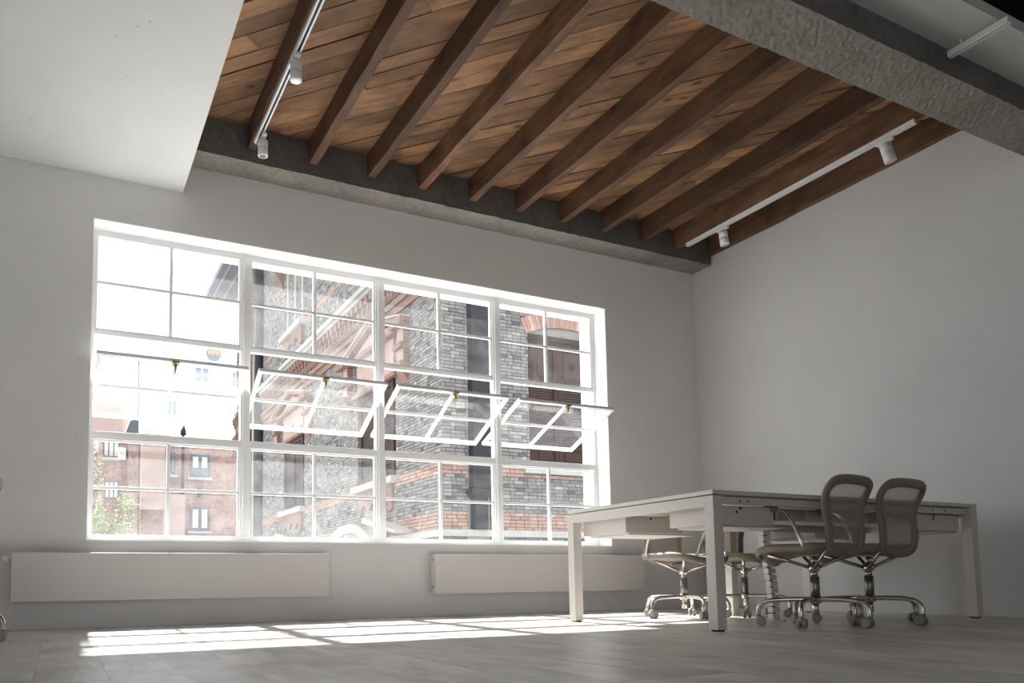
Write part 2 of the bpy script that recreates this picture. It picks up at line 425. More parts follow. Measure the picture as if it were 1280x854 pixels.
for v in o.data.vertices:       # fit the box Y range [0,1] to the slightly skewed beam
    x, y = v.co.x, v.co.y
    sk = (x-3.6)*.012
    yn, yf = YN+sk+.004, YF+sk*.7
    v.co.y = yn+(yf-yn)*y if -.05 < y < 1.05 else v.co.y
o.data.update()
tag(o, 'thick rough concrete beam crossing the ceiling at the top right corner, nearest the viewer', 'beam', 'concrete beams')
tag(box('ceiling_panel', (.45, XR-.002, YW, YN+.03, ZW, ZW+.06), M['ceil']), kind='structure')
bpy.data.objects['ceiling_panel'].name = 'trim_2'
# dark timber ceiling beyond the strip
bm = bmesh.new(); bx(bm, .45, XR-.002, YB, YW-.002, ZW+.24, ZW+.34)
dk = tag(obj('trim_3', bm, M['darkwood']), kind='structure')
for k in range(12):
    y = YW-.004-k*.16
    o = box('plank', (.46, XR-.01, y-.155, y, ZW+.22, ZW+.239), M['darkwood'], dk)
# left soffit
tag(box('ceiling_soffit', (XL, .604, YB, -.001, 3.127, 3.72), M['soffit']), kind='structure')
bpy.data.objects['ceiling_soffit'].name = 'trim_4'
tag(box('roof_slab', (XL-.2, XR+.3, YB-.2, WT, ZTOP, ZTOP+.2), M['ceil']), kind='structure').name = 'ceiling.001'

# ------------------------------------------------------------------ window
win = tag(empty('window_1', (X0, D, Z0)), kind='structure')
def wbox(name, b, mat=M['frame'], parent=win, bevel=0):
    x0, x1, y0, y1, z0, z1 = b
    ox, oy, oz = X0, D, Z0
    return box(name, (x0-ox, x1-ox, y0-oy, y1-oy, z0-oz, z1-oz), mat, parent, bevel)
MX = [X0, 1.1014, 2.2052, 3.3212, X1]
ZT1, ZT2 = 2.0724, 1.3335
FT = Z1-t
bm = bmesh.new()
fy0, fy1 = D-.02, D+.03
for b in ((X0+t, X0+.03, fy0, fy1, Z0+t, FT), (X1-.035, X1-t, fy0, fy1, Z0+t, FT), (X0+.03, X1-.035, fy0, fy1, FT-.03, FT), (X0+.03, X1-.035, fy0, fy1, Z0+t, Z0+.045)):
    bx(bm, b[0]-X0, b[1]-X0, b[2]-D, b[3]-D, b[4]-Z0, b[5]-Z0)
obj('frame', bm, M['frame'], win)
for x in MX[1:4]:
    bm = bmesh.new()
    bx(bm, x-.036-X0, x+.036-X0, -.03, .03, .045, FT-.03-Z0)
    bx(bm, x-.018-X0, x+.018-X0, -.045, -.03, .045, FT-.03-Z0)
    obj('mullion', bm, M['frame'], win)
def pane(x0, x1, z0, z1, parent=win, y=D):
    return wbox('pane', (x0, x1, y-.002, y+.002, z0, z1), M['glass' if x0 < 2.1 else ('glass3' if x0 < 2.7 else 'glass2')], parent)
for b in range(4):
    xa = MX[b]+(.036 if b else .03); xb = MX[b+1]-(.036 if b < 3 else .035)
    xm = (xa+xb)/2
    wbox('transom', (xa, xb, D-.024, D+.024, ZT1-.02, ZT1+.016), bevel=.003)
    wbox('transom', (xa, xb, D-.03, D+.03, ZT2-.03, ZT2+.026), bevel=.004)
    for (zl, zh) in ((ZT1+.016, FT-.03), (Z0+.045, ZT2-.03)):
        zm = (zl+zh)/2
        bm = bmesh.new()
        # sash border, vertical and horizontal glazing bars
        for q in ((xa, xa+.014, zl, zh), (xb-.014, xb, zl, zh), (xa+.014, xb-.014, zh-.012, zh), (xa+.014, xb-.014, zl, zl+.012)):
            bx(bm, q[0]-X0, q[1]-X0, -.016, .016, q[2]-Z0, q[3]-Z0)
        obj('sash_border', bm, M['frame'], win)
        wbox('glazing_bar', (xm-.012, xm+.012, D-.016, D+.016, zl+.012, zh-.012), bevel=.003)
        wbox('glazing_bar', (xa+.014, xm-.012, D-.014, D+.014, zm-.011, zm+.011), bevel=.003)
        wbox('glazing_bar', (xm+.012, xb-.014, D-.014, D+.014, zm-.011, zm+.011), bevel=.003)
        for (pa, pb) in ((xa+.01, xm-.008), (xm+.008, xb-.01)):
            for (qa, qb) in ((zl+.008, zm-.008), (zm+.008, zh-.008)): pane(pa, pb, qa, qb)
    # pivoting sash, opened (local frame: x, y thickness, z height; origin at the pivot)
    th = math.radians([66, 62, 63, 67][b]); hh = [.365, .335, .34, .36][b]
    sx0, sx1 = xa+.006, xb-.006
    bm = bmesh.new()
    for q in ((sx0, sx0+.028, -hh, hh), (sx1-.028, sx1, -hh, hh), (sx0+.028, sx1-.028, hh-.028, hh), (sx0+.028, sx1-.028, -hh, -hh+.028)):
        bx(bm, q[0]-xm, q[1]-xm, -.014, .014, q[2], q[3])
    sash = obj('pivot_sash', bm, M['frame'], win); sash.location = (xm-X0, 0, 1.69-Z0); sash.rotation_euler = (th, 0, 0)
    bm = bmesh.new(); bx(bm, -.011, .011, -.012, .012, -hh+.028, hh-.028); obj('glazing_bar', bm, M['frame'], sash)
    hw = (sx1-sx0)/2-.028
    for q in ((-hw, -.011), (.011, hw)):
        bm = bmesh.new(); bx(bm, q[0], q[1], -.011, .011, -.01, .01); obj('glazing_bar', bm, M['frame'], sash)
        for z in ((-hh+.024, -.006), (.006, hh-.024)):
            bm = bmesh.new(); bx(bm, q[0]-.004, q[1]+.004, -.002, .002, z[0], z[1]); obj('pane', bm, M['glass3' if b < 2 else 'glass2'], sash)
    bm = bmesh.new(); bx(bm, -.022, .022, -.03, -.012, hh-.03, hh+.008); tube(bm, [(0, -.03, hh-.01), (0, -.055, hh-.03), (0, -.06, hh-.07)], .008, 8)
    obj('latch', bm, M['brass'], sash)

# ------------------------------------------------------------------ radiators
def radiator(x0, x1, label, valves):
    r = tag(empty('radiator', (x0, 0, 0)), label, 'radiator', 'low white radiators under the window')
    w = x1-x0; z0, z1 = .181, .495
    bm = bmesh.new(); bx(bm, 0, w, -.116, -.108, z0, z1); obj('front_panel', bm, M['radiator'], r, bevel=.003)
    bm = bmesh.new(); bx(bm, .004, w-.004, -.045, -.037, z0+.005, z1-.005); obj('back_panel', bm, M['radiator'], r)
    for xa, xb in ((0, .006), (w-.006, w)):
        bm = bmesh.new(); bx(bm, xa, xb, -.1075, -.036, z0+.004, z1-.002); obj('side_cover', bm, M['radiator'], r)
    bm = bmesh.new(); n = int(w/.03)
    bx(bm, .006, w-.006, -.1075, -.098, z1-.008, z1); bx(bm, .006, w-.006, -.052, -.045, z1-.008, z1)
    for k in range(n): bx(bm, .02+k*.03, .026+k*.03, -.098, -.052, z1-.006, z1-.001)
    tag(obj('top_grille', bm, M['radiator'], r), kind='stuff')
    bm = bmesh.new()
    for k in range(int(w/.04)): bx(bm, .02+k*.04, .022+k*.04, -.1, -.05, z0+.02, z1-.02)
    tag(obj('convector_fin', bm, M['rad_dark'], r), kind='stuff')
    for k in (.3, w-.3):
        bm = bmesh.new(); bx(bm, k-.02, k+.02, -.037, -.001, z0+.03, z1-.05); obj('bracket', bm, M['rad_dark'], r)
    if valves:
        for z, rr in ((.455, .02), (.215, .012)):
            bm = bmesh.new(); cyl(bm, (-.001, -.075, z), (-1, 0, 0), .02, .009, 12); cyl(bm, (-.02, -.075, z), (-1, 0, 0), .035, rr, 16, rr*.85)
            obj('valve', bm, M['track'], r)
    else:
        for z in (.455, .235):
            bm = bmesh.new(); cyl(bm, (-.001, -.075, z), (-1, 0, 0), .004, .009, 12); obj('plug', bm, M['gas'], r)
        bm = bmesh.new(); cyl(bm, (w+.001, -.075, .22), (1, 0, 0), .02, .01, 12); obj('plug', bm, M['track'], r)
    return r
radiator(-.415, 1.672, 'longer low white radiator under the left half of the window', True)
radiator(2.551, 4.682, 'low white radiator under the right half of the window, partly behind the table leg', False)

# ------------------------------------------------------------------ track lights
def track(name, x, ya, yb, z, label, spots, drop=0):
    r = tag(empty(name, (x, ya, z)), label, 'track light', 'white ceiling light tracks')
    ln = yb-ya
    bm = bmesh.new(); w = .018; y0, y1 = min(0, ln), max(0, ln)
    bx(bm, -w, -w+.004, y0, y1, -.032, -.001); bx(bm, w-.004, w, y0, y1, -.032, -.001); bx(bm, -w+.004, w-.004, y0, y1, -.006, -.001)
    bx(bm, -w+.004, -.007, y0, y1, -.032, -.029); bx(bm, .007, w-.004, y0, y1, -.032, -.029)
    obj('rail', bm, M['track'], r)
    bm = bmesh.new(); bx(bm, -.013, .013, y0+.001, y1-.001, -.010, -.007); obj('conductor', bm, M['trackslot'], r)
    bm = bmesh.new(); bx(bm, -w, w, y1+.0005, y1+.006, -.033, 0); obj('end_cap', bm, M['track'], r)
    bm = bmesh.new(); bx(bm, -w, w, y0-.006, y0-.0005, -.033, 0); obj('end_cap', bm, M['track'], r)
    if drop:
        for k in (.2, .8):
            bm = bmesh.new(); cyl(bm, (0, ln*k, -.001), (0, 0, 1), drop, .005, 8); obj('hanger', bm, M['track'], r)
    return r
def spot(x, y, z, label, tilt=(0, 0), rad=.034, ln=.115):
    s_ = tag(empty('spotlight', (x, y, z)), label, 'spotlight', 'small white spotlights on the ceiling tracks')
    bm = bmesh.new(); bx(bm, -.016, .016, -.06, .06, -.02, -.001); obj('adapter', bm, M['track'], s_, bevel=.002)
    bm = bmesh.new(); cyl(bm, (0, 0, -.02), (0, 0, -1), .022, .010, 12); obj('neck', bm, M['track'], s_)
    d = Vector((tilt[0], tilt[1], -1)).normalized(); p = Vector((0, 0, -.03))
    bm = bmesh.new(); tube(bm, [p, p+d*.004, p+d*ln*.45, p+d*(ln*.45+.001), p+d*(ln*.45+.004), p+d*ln], [rad*.85, rad, rad, rad*.93, rad, rad], 22)
    hd = obj('lamp_head', bm, M['track'], s_)
    bm = bmesh.new(); tube(bm, [p+d*(ln+.0005), p+d*(ln+.004)], [rad*.72, rad*.68], 20)
    obj('lens', bm, M['lens'], hd)
ZS = ZJ-.005
track('light_track', 1.043, -.42, -2.95, ZJ-.004, 'long white light track running under the leftmost ceiling joist', 2)
spot(1.043, -1.42, ZS-.033, 'white spotlight hanging mid-way along the left light track', (.02, .03))
spot(1.06, -.53, ZS-.033, 'white spotlight at the window end of the left light track', (.0, .0))
track('light_track', 5.085, -.40, -2.55, ZJ-.004, 'long white light track under the joist beside the right wall', 2)
spot(5.09, -.82, ZS-.033, 'white spotlight at the window end of the right light track', (.12, -.02), .038, .125)
spot(5.09, -2.33, ZS-.033, 'white spotlight at the concrete beam end of the right light track', (.25, -.12), .040, .13)
track('light_track', 4.13, -3.335, -3.62, ZW-.045, 'short white light track on the white ceiling strip at the top right corner', 0, .04)

# ------------------------------------------------------------------ table
TX0, TX1, TY0, TY1 = 2.924, 5.245, -2.69, -1.3945
tb = tag(empty('bench_table', ((TX0+TX1)/2, (TY0+TY1)/2, 0)), 'large off-white double office bench table standing by the right wall', 'table')
tcx, tcy = (TX0+TX1)/2, (TY0+TY1)/2
def tbox(name, b, mat=M['table'], bevel=0, parent=tb):
    return box(name, (b[0]-tcx, b[1]-tcx, b[2]-tcy, b[3]-tcy, b[4], b[5]), mat, parent, bevel)
xmid = (TX0+TX1)/2
for (ya, yb) in ((TY0, TY1),):
    tbox('tabletop', (TX0, TX1, ya, yb, .717, .74), bevel=.002)
LW = .065
for x in (TX0, TX1-LW):
    for y in (TY0, TY1-LW):
        lg = tbox('leg', (x, x+LW, y, y+LW, .008, .711), bevel=.002)
        bm = bmesh.new(); bx(bm, x+.01-tcx, x+LW-.01-tcx, y+.01-tcy, y+LW-.01-tcy, 0, .0078); obj('foot', bm, M['black'], lg)
for x in (TX0, TX1-LW): tbox('end_rail', (x, x+LW*.7, TY0+LW, TY1-LW, .655, .711))
for y in (TY0+.03, TY1-LW+.005): tbox('side_rail', (TX0+LW, TX1-LW, y, y+.03, .672, .711))
for y in (-2.10, -1.99): tbox('centre_rail', (TX0+LW, TX1-LW, y-.02, y+.02, .675, .711))
# under-table storage trays
for (ya, yb) in ((TY0+.075, -2.285), (-1.90, TY1-.075)):
    for (xa, xb) in ((TX0+.075, 3.455), (4.70, TX1-.075)):
        dr = tbox('storage_tray', (xa, xb, ya, yb, .565, .668), bevel=.002)
        tbox('tray_lip', (xa+.04, xb+.12 if xa < 4 else xb, ya+.02, yb-.02, .553, .5645))
        bm = bmesh.new(); yy = ya-.001-tcy
        cyl(bm, ((xa+xb)/2-.03-tcx, yy+.001, .655), (0, -1, 0), .006, .006, 10); obj('lock', bm, M['black'], dr)
# power / socket tray
tbox('socket_tray', (3.456, 4.699, TY0+.13, -2.30, .60, .668))
tbox('cable_tray', (3.5, 4.9, -2.12, -1.98, .60, .612))
for k, (xa, xb, mm) in enumerate(((3.475, 3.52, 'table_dark'), (3.56, 3.66, 'socket'), (3.675, 3.765, 'socket'), (4.35, 4.45, 'socket'))):
    tbox('socket_plate', (xa, xb, TY0+.12, TY0+.1295, .603, .662), M[mm])
for x in (3.70, 3.72, 4.38, 4.40):
    tbox('socket_hole', (x, x+.006, TY0+.1185, TY0+.1199, .63, .638), M['black'])
tbox('modesty_panel', (3.456, 4.699, -2.298, -2.288, .56, .668))
for x in (3.15, 3.21, 4.83, 4.95):
    bm = bmesh.new(); cyl(bm, (x-tcx, TY0+.0299-tcy, .69), (0, -1, 0), .002, .005, 10); obj('bolt', bm, M['black'], tb)
for x in (3.17, 4.9):
    bm = bmesh.new(); cyl(bm, (x-tcx, TY0+.0749-tcy, .635), (0, -1, 0), .002, .007, 10); obj('bolt', bm, M['black'], tb)
# lower crossing support foot beneath the middle
tbox('leg', (4.30, 4.36, -1.50, -1.44, 0, .671), bevel=.002)

# cable spine
cs = tag(empty('cable_spine', (3.93, -2.16, 0)), 'segmented vertical cable spine between table underside and floor', 'cable guide')
path = smooth_path([(.02, 0, .012), (.02, 0, .1), (.012, 0, .22), (-.012, 0, .36), (-.03, 0, .48), (-.03, 0, .59)], 4)
bm = bmesh.new(); cyl(bm, (.02, 0, 0), (0, 0, 1), .012, .07, 24); obj('base_disc', bm, M['radiator'], cs)
nseg = 14
for k in range(nseg):
    a = path[int(k*(len(path)-1)/nseg)].copy(); a.z = .014+.575*k/nseg
    fx = np.interp(a.z, [p.z for p in path], [p.x for p in path])
    bm = bmesh.new(); bx(bm, fx-.033, fx+.033, -.02, .02, a.z, a.z+.034)
    obj('spine_segment', bm, M['radiator'], cs, bevel=.003)
bm = bmesh.new(); tube(bm, [p+Vector((0, 0, 0)) for p in path], .012, 8); obj('cable', bm, M['table_dark'], cs)

# ------------------------------------------------------------------ chairs
def halfprofile():
    return [(0, .255, .405), (.12, .25, .408), (.2, .225, .422), (.236, .14, .44), (.24, .03, .44), (.225, -.09, .428)]
def make_chair():
    c = empty('office_chair')
    # seat shell: padded grid
    bm = bmesh.new(); nu, nv = 12, 14
    top, bot = [], []
    for j in range(nv+1):
        s_ = j/nv; y = .265-.44*s_
        zc = .452-.045*max(0, (y-.10)/.165)**1.6+.012*max(0, (-y-.1)/.1)
        hw = .235*(1-.55*max(0, (y-.08)/.185)**3.2)*(1-.16*max(0, (-y-.02)/.19))
        ra, rb = [], []
        for i in range(nu+1):
            u = -1+2*i/nu; x = hw*u
            dish = .016*(1-u*u)
            e = (1-abs(u)**3)
            ra.append(bm.verts.new((x, y, zc-dish+.0))); rb.append(bm.verts.new((x*.95, y, zc-dish-.012-.026*e)))
        top.append(ra); bot.append(rb)
    for j in range(nv):
        for i in range(nu):
            bm.faces.new((top[j][i], top[j][i+1], top[j+1][i+1], top[j+1][i])); bm.faces.new((bot[j][i], bot[j+1][i], bot[j+1][i+1], bot[j][i+1]))
        bm.faces.new((top[j][0], top[j+1][0], bot[j+1][0], bot[j][0])); bm.faces.new((top[j][nu], bot[j][nu], bot[j+1][nu], top[j+1][nu]))
    for i in range(nu):
        bm.faces.new((top[0][i], bot[0][i], bot[0][i+1], top[0][i+1])); bm.faces.new((top[nv][i], top[nv][i+1], bot[nv][i+1], bot[nv][i]))
    obj('seat', bm, M['taupe'], c, smooth=True)
    # seat rim
    half = [(0, .262, .398), (.13, .25, .405), (.21, .2, .425), (.24, .1, .44), (.235, -.04, .436), (.212, -.15, .44)]
    rim = [Vector(p) for p in half]+[Vector((-p[0], p[1], p[2])) for p in half[:0:-1]]
    bm = bmesh.new(); tube(bm, smooth_path(rim, 4, True), .024, 10, True, .018, up=(0, 0, 1)); obj('seat_rim', bm, M['taupe'], c)
    # back frame: hourglass loop
    h = [(0, -.205, .405), (.10, -.21, .408), (.17, -.225, .44), (.190, -.235, .53), (.188, -.23, .60), (.2, -.225, .68), (.222, -.24, .76), (.228, -.268, .82), (.20, -.298, .862), (.11, -.312, .878), (0, -.315, .88)]
    h = [(a*.88, b*.86+.01, .437+(q_-.437)*.83) for a, b, q_ in h]
    ring = [Vector(p) for p in h]+[Vector((-p[0], p[1], p[2])) for p in h[-2:0:-1]]
    bm = bmesh.new(); tube(bm, smooth_path(ring, 4, True), .017, 10, True, .028, up=(0, 1, .15)); obj('back_frame', bm, M['taupe'], c)
    # back mesh
    rows = [(.41, .14, -.207), (.455, .168, -.222), (.53, .185, -.227), (.60, .182, -.234), (.68, .193, -.23), (.76, .214, -.244), (.82, .22, -.272), (.86, .195, -.298), (.876, .11, -.31)]
    rows = [(.437+(z-.437)*.83, w*.88+.008, y*.86+.008) for z, w, y in rows]
    bm = bmesh.new(); R = []
    for z, w, y in rows: R.append([bm.verts.new((w*(-1+2*i/8), y+.006*(1-(-1+2*i/8)**2), z)) for i in range(9)])
    for a, b in zip(R[:-1], R[1:]):
        for i in range(8): bm.faces.new((a[i], a[i+1], b[i+1], b[i]))
    obj('back_mesh', bm, M['mesh'], c, smooth=True)
    # column
    bm = bmesh.new(); cyl(bm, (0, 0, .155), (0, 0, 1), .125, .025, 18); obj('gas_cylinder', bm, M['gas'], c)
    bm = bmesh.new(); cyl(bm, (0, 0, .065), (0, 0, 1), .063, .017, 16); obj('column_end', bm, M['chrome'], c)
    bm = bmesh.new(); cyl(bm, (0, 0, .281), (0, 0, 1), .028, .019, 16); obj('piston', bm, M['chrome'], c)
    bm = bmesh.new(); cyl(bm, (0, 0, .351), (0, 0, 1), .043, .011, 12); obj('neck', bm, M['chrome'], c)
    bm = bmesh.new(); cyl(bm, (0, 0, .31), (0, 0, 1), .04, .03, 18); obj('collar', bm, M['chrome'], c)
    bm = bmesh.new(); bx(bm, -.07, .07, -.07, .07, .395, .405); obj('seat_plate', bm, M['gas'], c)
    for sx, sy, e in ((-1, 1, (.175, .17, .408)), (1, 1, (.175, .17, .408)), (-1, -1, (.15, -.165, .425)), (1, -1, (.15, -.165, .425))):
        bm = bmesh.new(); tube(bm, [(sx*.018, sy*.015, .33), (sx*e[0], e[1], e[2])], .010, 8); obj('strut', bm, M['chrome'], c)
    bm = bmesh.new(); tube(bm, [(.02, .0, .39), (.12, .04, .385), (.17, .06, .375)], .006, 8); cyl(bm, (.165, .058, .376), (.9, .3, -.1), .03, .009, 8); obj('lever', bm, M['gas'], c)
    # arms
    for sx in (-1, 1):
        pts = smooth_path([(sx*.20, -.10, .425), (sx*.25, -.10, .435), (sx*.268, -.09, .475), (sx*.272, -.055, .56), (sx*.274, -.02, .62), (sx*.274, .02, .648), (sx*.274, .07, .652), (sx*.274, .14, .648)], 4)
        bm = bmesh.new(); tube(bm, pts, .0105, 10); ar = obj('armrest', bm, M['chrome'], c)
        bm = bmesh.new(); tube(bm, smooth_path([(sx*.274, .04, .655), (sx*.274, .10, .660), (sx*.274, .19, .655)], 3), [.016]+[.018]*5+[.012], 10, r2_=.02, up=(0, 0, 1)); obj('arm_pad', bm, M['taupe'], ar)
    return c
def add_base(c, angs):
    bm = bmesh.new(); cyl(bm, (0, 0, .128), (0, 0, 1), .04, .03, 18); obj('hub', bm, M['chrome'], c)
    for a in angs:
        e = empty_part = None
        pts = smooth_path([(.02, 0, .150), (.12, 0, .150), (.22, 0, .146), (.275, 0, .132), (.30, 0, .10), (.305, 0, .058)], 4)
        bm = bmesh.new(); tube(bm, pts, [.0135]*len(pts), 10)
        lg = obj('leg', bm, M['chrome'], c); lg.rotation_euler = (0, 0, math.radians(a))
        bm = bmesh.new()
        for sy in (-1, 1):
            tube(bm, [(.29, sy*.006, .0275), (.29, sy*.010, .0275), (.29, sy*.022, .0275), (.29, sy*.026, .0275)], [.024, .0272, .0272, .021], 20)
        cyl(bm, (.303, 0, .028), (0, 0, 1), .034, .0125, 12)
        k = obj('caster', bm, M['caster'], lg)
proto = make_chair()
chairs = []
specs = [
 ((3.725, -2.645, 0), 8, [-156, -84, -12, 60, 132], 'taupe mesh swivel chair whose back rises in front of the table, the left one'),
 ((4.19, -2.65, 0), 5, [-16, 56, 128, 200, 272], 'taupe mesh swivel chair whose back rises in front of the table, nearer the right wall'),
 ((3.90, -1.43, 0), 184, [180, 108, 36, -36, -108], 'taupe mesh swivel chair under the table, seen between its two left legs'),
 ((4.36, -1.56, 0), 178, [8, 80, 152, 224, 296], 'taupe mesh swivel chair seen under the table just right of its nearest leg'),
 ((-.693, -1.2, 0), 90, [6, 78, 150, 222, 294], 'chair at the left edge of the picture, only its caster and back edge showing'),
]
for i, (loc, rz, angs, lab) in enumerate(specs):
    c = proto if i == 0 else copy_tree(proto)
    chairs.append(c)
for c, (loc, rz, angs, lab) in zip(chairs, specs):
    c.location = loc; c.rotation_euler = (0, 0, math.radians(rz))
    add_base(c, [a-rz for a in angs])
    tag(c, lab, 'chair', 'taupe mesh swivel chairs')

# ------------------------------------------------------------------ outside: grey brick building
XB, YBF = 5.926, 6.5
ZE = 11.5
bb = tag(empty('brick_building', (XB, YBF, -3.5)), 'grey brick building with orange brick bands and brown shutters, right outside the window', 'building')
def bobj(name, bm, mat, parent=bb, kind=None):
    for v in bm.verts: v.co -= Vector((XB, YBF, -3.5))
    o = obj(name, bm, mat, parent)
    if kind: o['kind'] = kind
    return o
bm = bmesh.new(); bx(bm, XB+.045, XB+9, YBF+.045, 24.5, -3.5, ZE); bobj('core_wall', bm, M['mortar'])
def bricks(name, face, a0, a1, z0, z1, holes, mat, seed, proud=0.0, arcs=()):
    """running-bond bricks. face 'L': plane x=XB spanned by y; 'N': plane y=YBF spanned by x"""
    r = random.Random(seed); V = []; F = []; T = []
    ch, g = .0655, .010
    nrow = int(round((z1-z0)/ch)); ch_ = (z1-z0)/nrow
    for j in range(nrow):
        z = z0+j*ch_; a = a0-(j % 2)*.10-r.uniform(0, .03); k_ = j
        while a < a1:
            bw = (.19, .11)[k_ % 2] if j % 3 else .19
            k_ += 1
            p, q = max(a, a0)+g/2, min(a+bw, a1)-g/2
            zz0, zz1 = z+g/2, z+ch_-g/2
            a += bw
            if q-p < .03: continue
            segs = [(p, q)]
            for (h0, h1, k0, k1) in holes:
                if zz1 > k0 and zz0 < k1:
                    ns = []
                    for (s0, s1) in segs:
                        if s1 <= h0 or s0 >= h1: ns.append((s0, s1))
                        else:
                            if s0 < h0-.03: ns.append((s0, h0-.004))
                            if s1 > h1+.03: ns.append((h1+.004, s1))
                    segs = ns
            for (s0, s1) in segs:
                zm_ = (zz0+zz1)/2; am = (s0+s1)/2
                if any((am-ac)**2/(ra*ra)+(zm_-zc_)**2/(rz_*rz_) < 1 for ac, zc_, ra, rz_ in arcs): continue
                d = r.uniform(-.004, .006)+proud
                n0 = len(V)
                if face == 'L':
                    V += [(XB-d, s0, zz0), (XB-d, s1, zz0), (XB-d, s1, zz1), (XB-d, s0, zz1), (XB+.05, s0, zz0), (XB+.05, s1, zz0), (XB+.05, s1, zz1), (XB+.05, s0, zz1)]
                else:
                    V += [(s0, YBF-d, zz0), (s1, YBF-d, zz0), (s1, YBF-d, zz1), (s0, YBF-d, zz1), (s0, YBF+.05, zz0), (s1, YBF+.05, zz0), (s1, YBF+.05, zz1), (s0, YBF+.05, zz1)]
                fs = [(0, 1, 2, 3), (0, 4, 5, 1), (3, 2, 6, 7), (1, 5, 6, 2), (0, 3, 7, 4)]
                F += [tuple(n0+x for x in f) for f in fs]
                tv = min(1, max(0, r.gauss(.45, .24)))
                T += [tv]*5
    V = [(x-XB, y-YBF, z+3.5) for x, y, z in V]
    me = bpy.data.meshes.new(name); me.from_pydata(V, [], F)
    at = me.attributes.new('tint', 'FLOAT', 'FACE'); at.data.foreach_set('value', T)
    me.update(); me.materials.append(mat)
    o = link(name, me, parent=bb); o['kind'] = 'stuff'
    return o
# band levels shared by both faces
bands = [(1.20, 1.53), (2.20, 2.40)]
greys = [(.30, 1.08), (1.53, 2.20), (2.40, 5.70)]
WX0, WX1, WZ0, WZ1 = 7.77, 9.55, 2.42, 4.97      # shuttered window on the near face
NH = [(WX0, WX1, WZ0, WZ1), (WX0-.16, WX1+.16, 2.28, 2.42), (6.44, 6.9, .3, 9), (7.72, 9.60, 4.97, 5.12), (7.95, 9.37, 5.12, 5.26)]
NA = [(8.66, 3.9, 1.35, 1.30)]
NXE = 12.2
for i, (a, b) in enumerate(greys[:2]+[(2.40, 7.0)]): bricks('grey_brickwork', 'N', XB, NXE, a, b, NH, M['brick'], 10+i, arcs=())
for i, (a, b) in enumerate(bands): bricks('orange_brick_band', 'N', XB, NXE, a, b, NH, M['orange'], 20+i, .006)
units = [9.7, 16.2]
LH = []
for yc in units: LH += [(yc-1.1, yc+1.1, 2.28, 5.1), (yc-1.3, yc+1.3, 5.1, 5.6)]
LA = [(11.3, .0, 2.3, 1.60)]
for i, (a, b) in enumerate(greys+[(5.96, 6.10), (6.80, 7.60), (7.72, ZE)]): bricks('grey_brickwork', 'L', YBF, 24.4, a, b, LH, M['brick'], 30+i, arcs=LA)
for i, (a, b) in enumerate(bands+[(7.60, 7.72)]): bricks('orange_brick_band', 'L', YBF, 24.4, a, b, LH, M['orange'], 40+i, .006, arcs=LA)
# stone ledge at the base of both faces
bm = bmesh.new(); bx(bm, XB-.10, NXE, YBF-.10, YBF+.05, 1.08, 1.20); bx(bm, XB-.10, XB+.05, YBF+.05, 9.3, 1.08, 1.20)
bobj('stone_ledge', bm, M['stone'])
# cornice of the left face: white top, frieze with corbels, orange string course
def Lbox(name, y0, y1, x_out, z0, z1, mat, kind=None):
    bm = bmesh.new(); bx(bm, XB-x_out, XB+.04, y0, y1, z0, z1); return bobj(name, bm, mat, kind=kind)
Lbox('stone_cornice', YBF+.0, 24.4, .22, 6.68, 6.80, M['stone']); Lbox('stone_cornice', YBF, 24.4, .15, 6.60, 6.68, M['stone'])
Lbox('terracotta_frieze', YBF, 24.4, .03, 6.10, 6.60, M['terra'])
bm = bmesh.new(); y = YBF+.08; k = 0
while y < 24.3:
    bx(bm, XB-.13, XB-.03, y, y+.16, 6.42, 6.60); bx(bm, XB-.085, XB-.03, y+.02, y+.14, 6.28, 6.42)
    y += .30; k += 1
bobj('corbel', bm, M['terra'], kind='stuff')
bm = bmesh.new(); y = YBF+.02
while y < 24.3:
    bx(bm, XB-.055, XB-.03, y, y+.07, 6.13, 6.24); y += .14
bobj('dentil', bm, M['terra'], kind='stuff')
Lbox('terracotta_string_course', YBF, 24.4, .10, 5.86, 5.96, M['terra']); Lbox('terracotta_string_course', YBF, 24.4, .05, 5.70, 5.86, M['terra'])
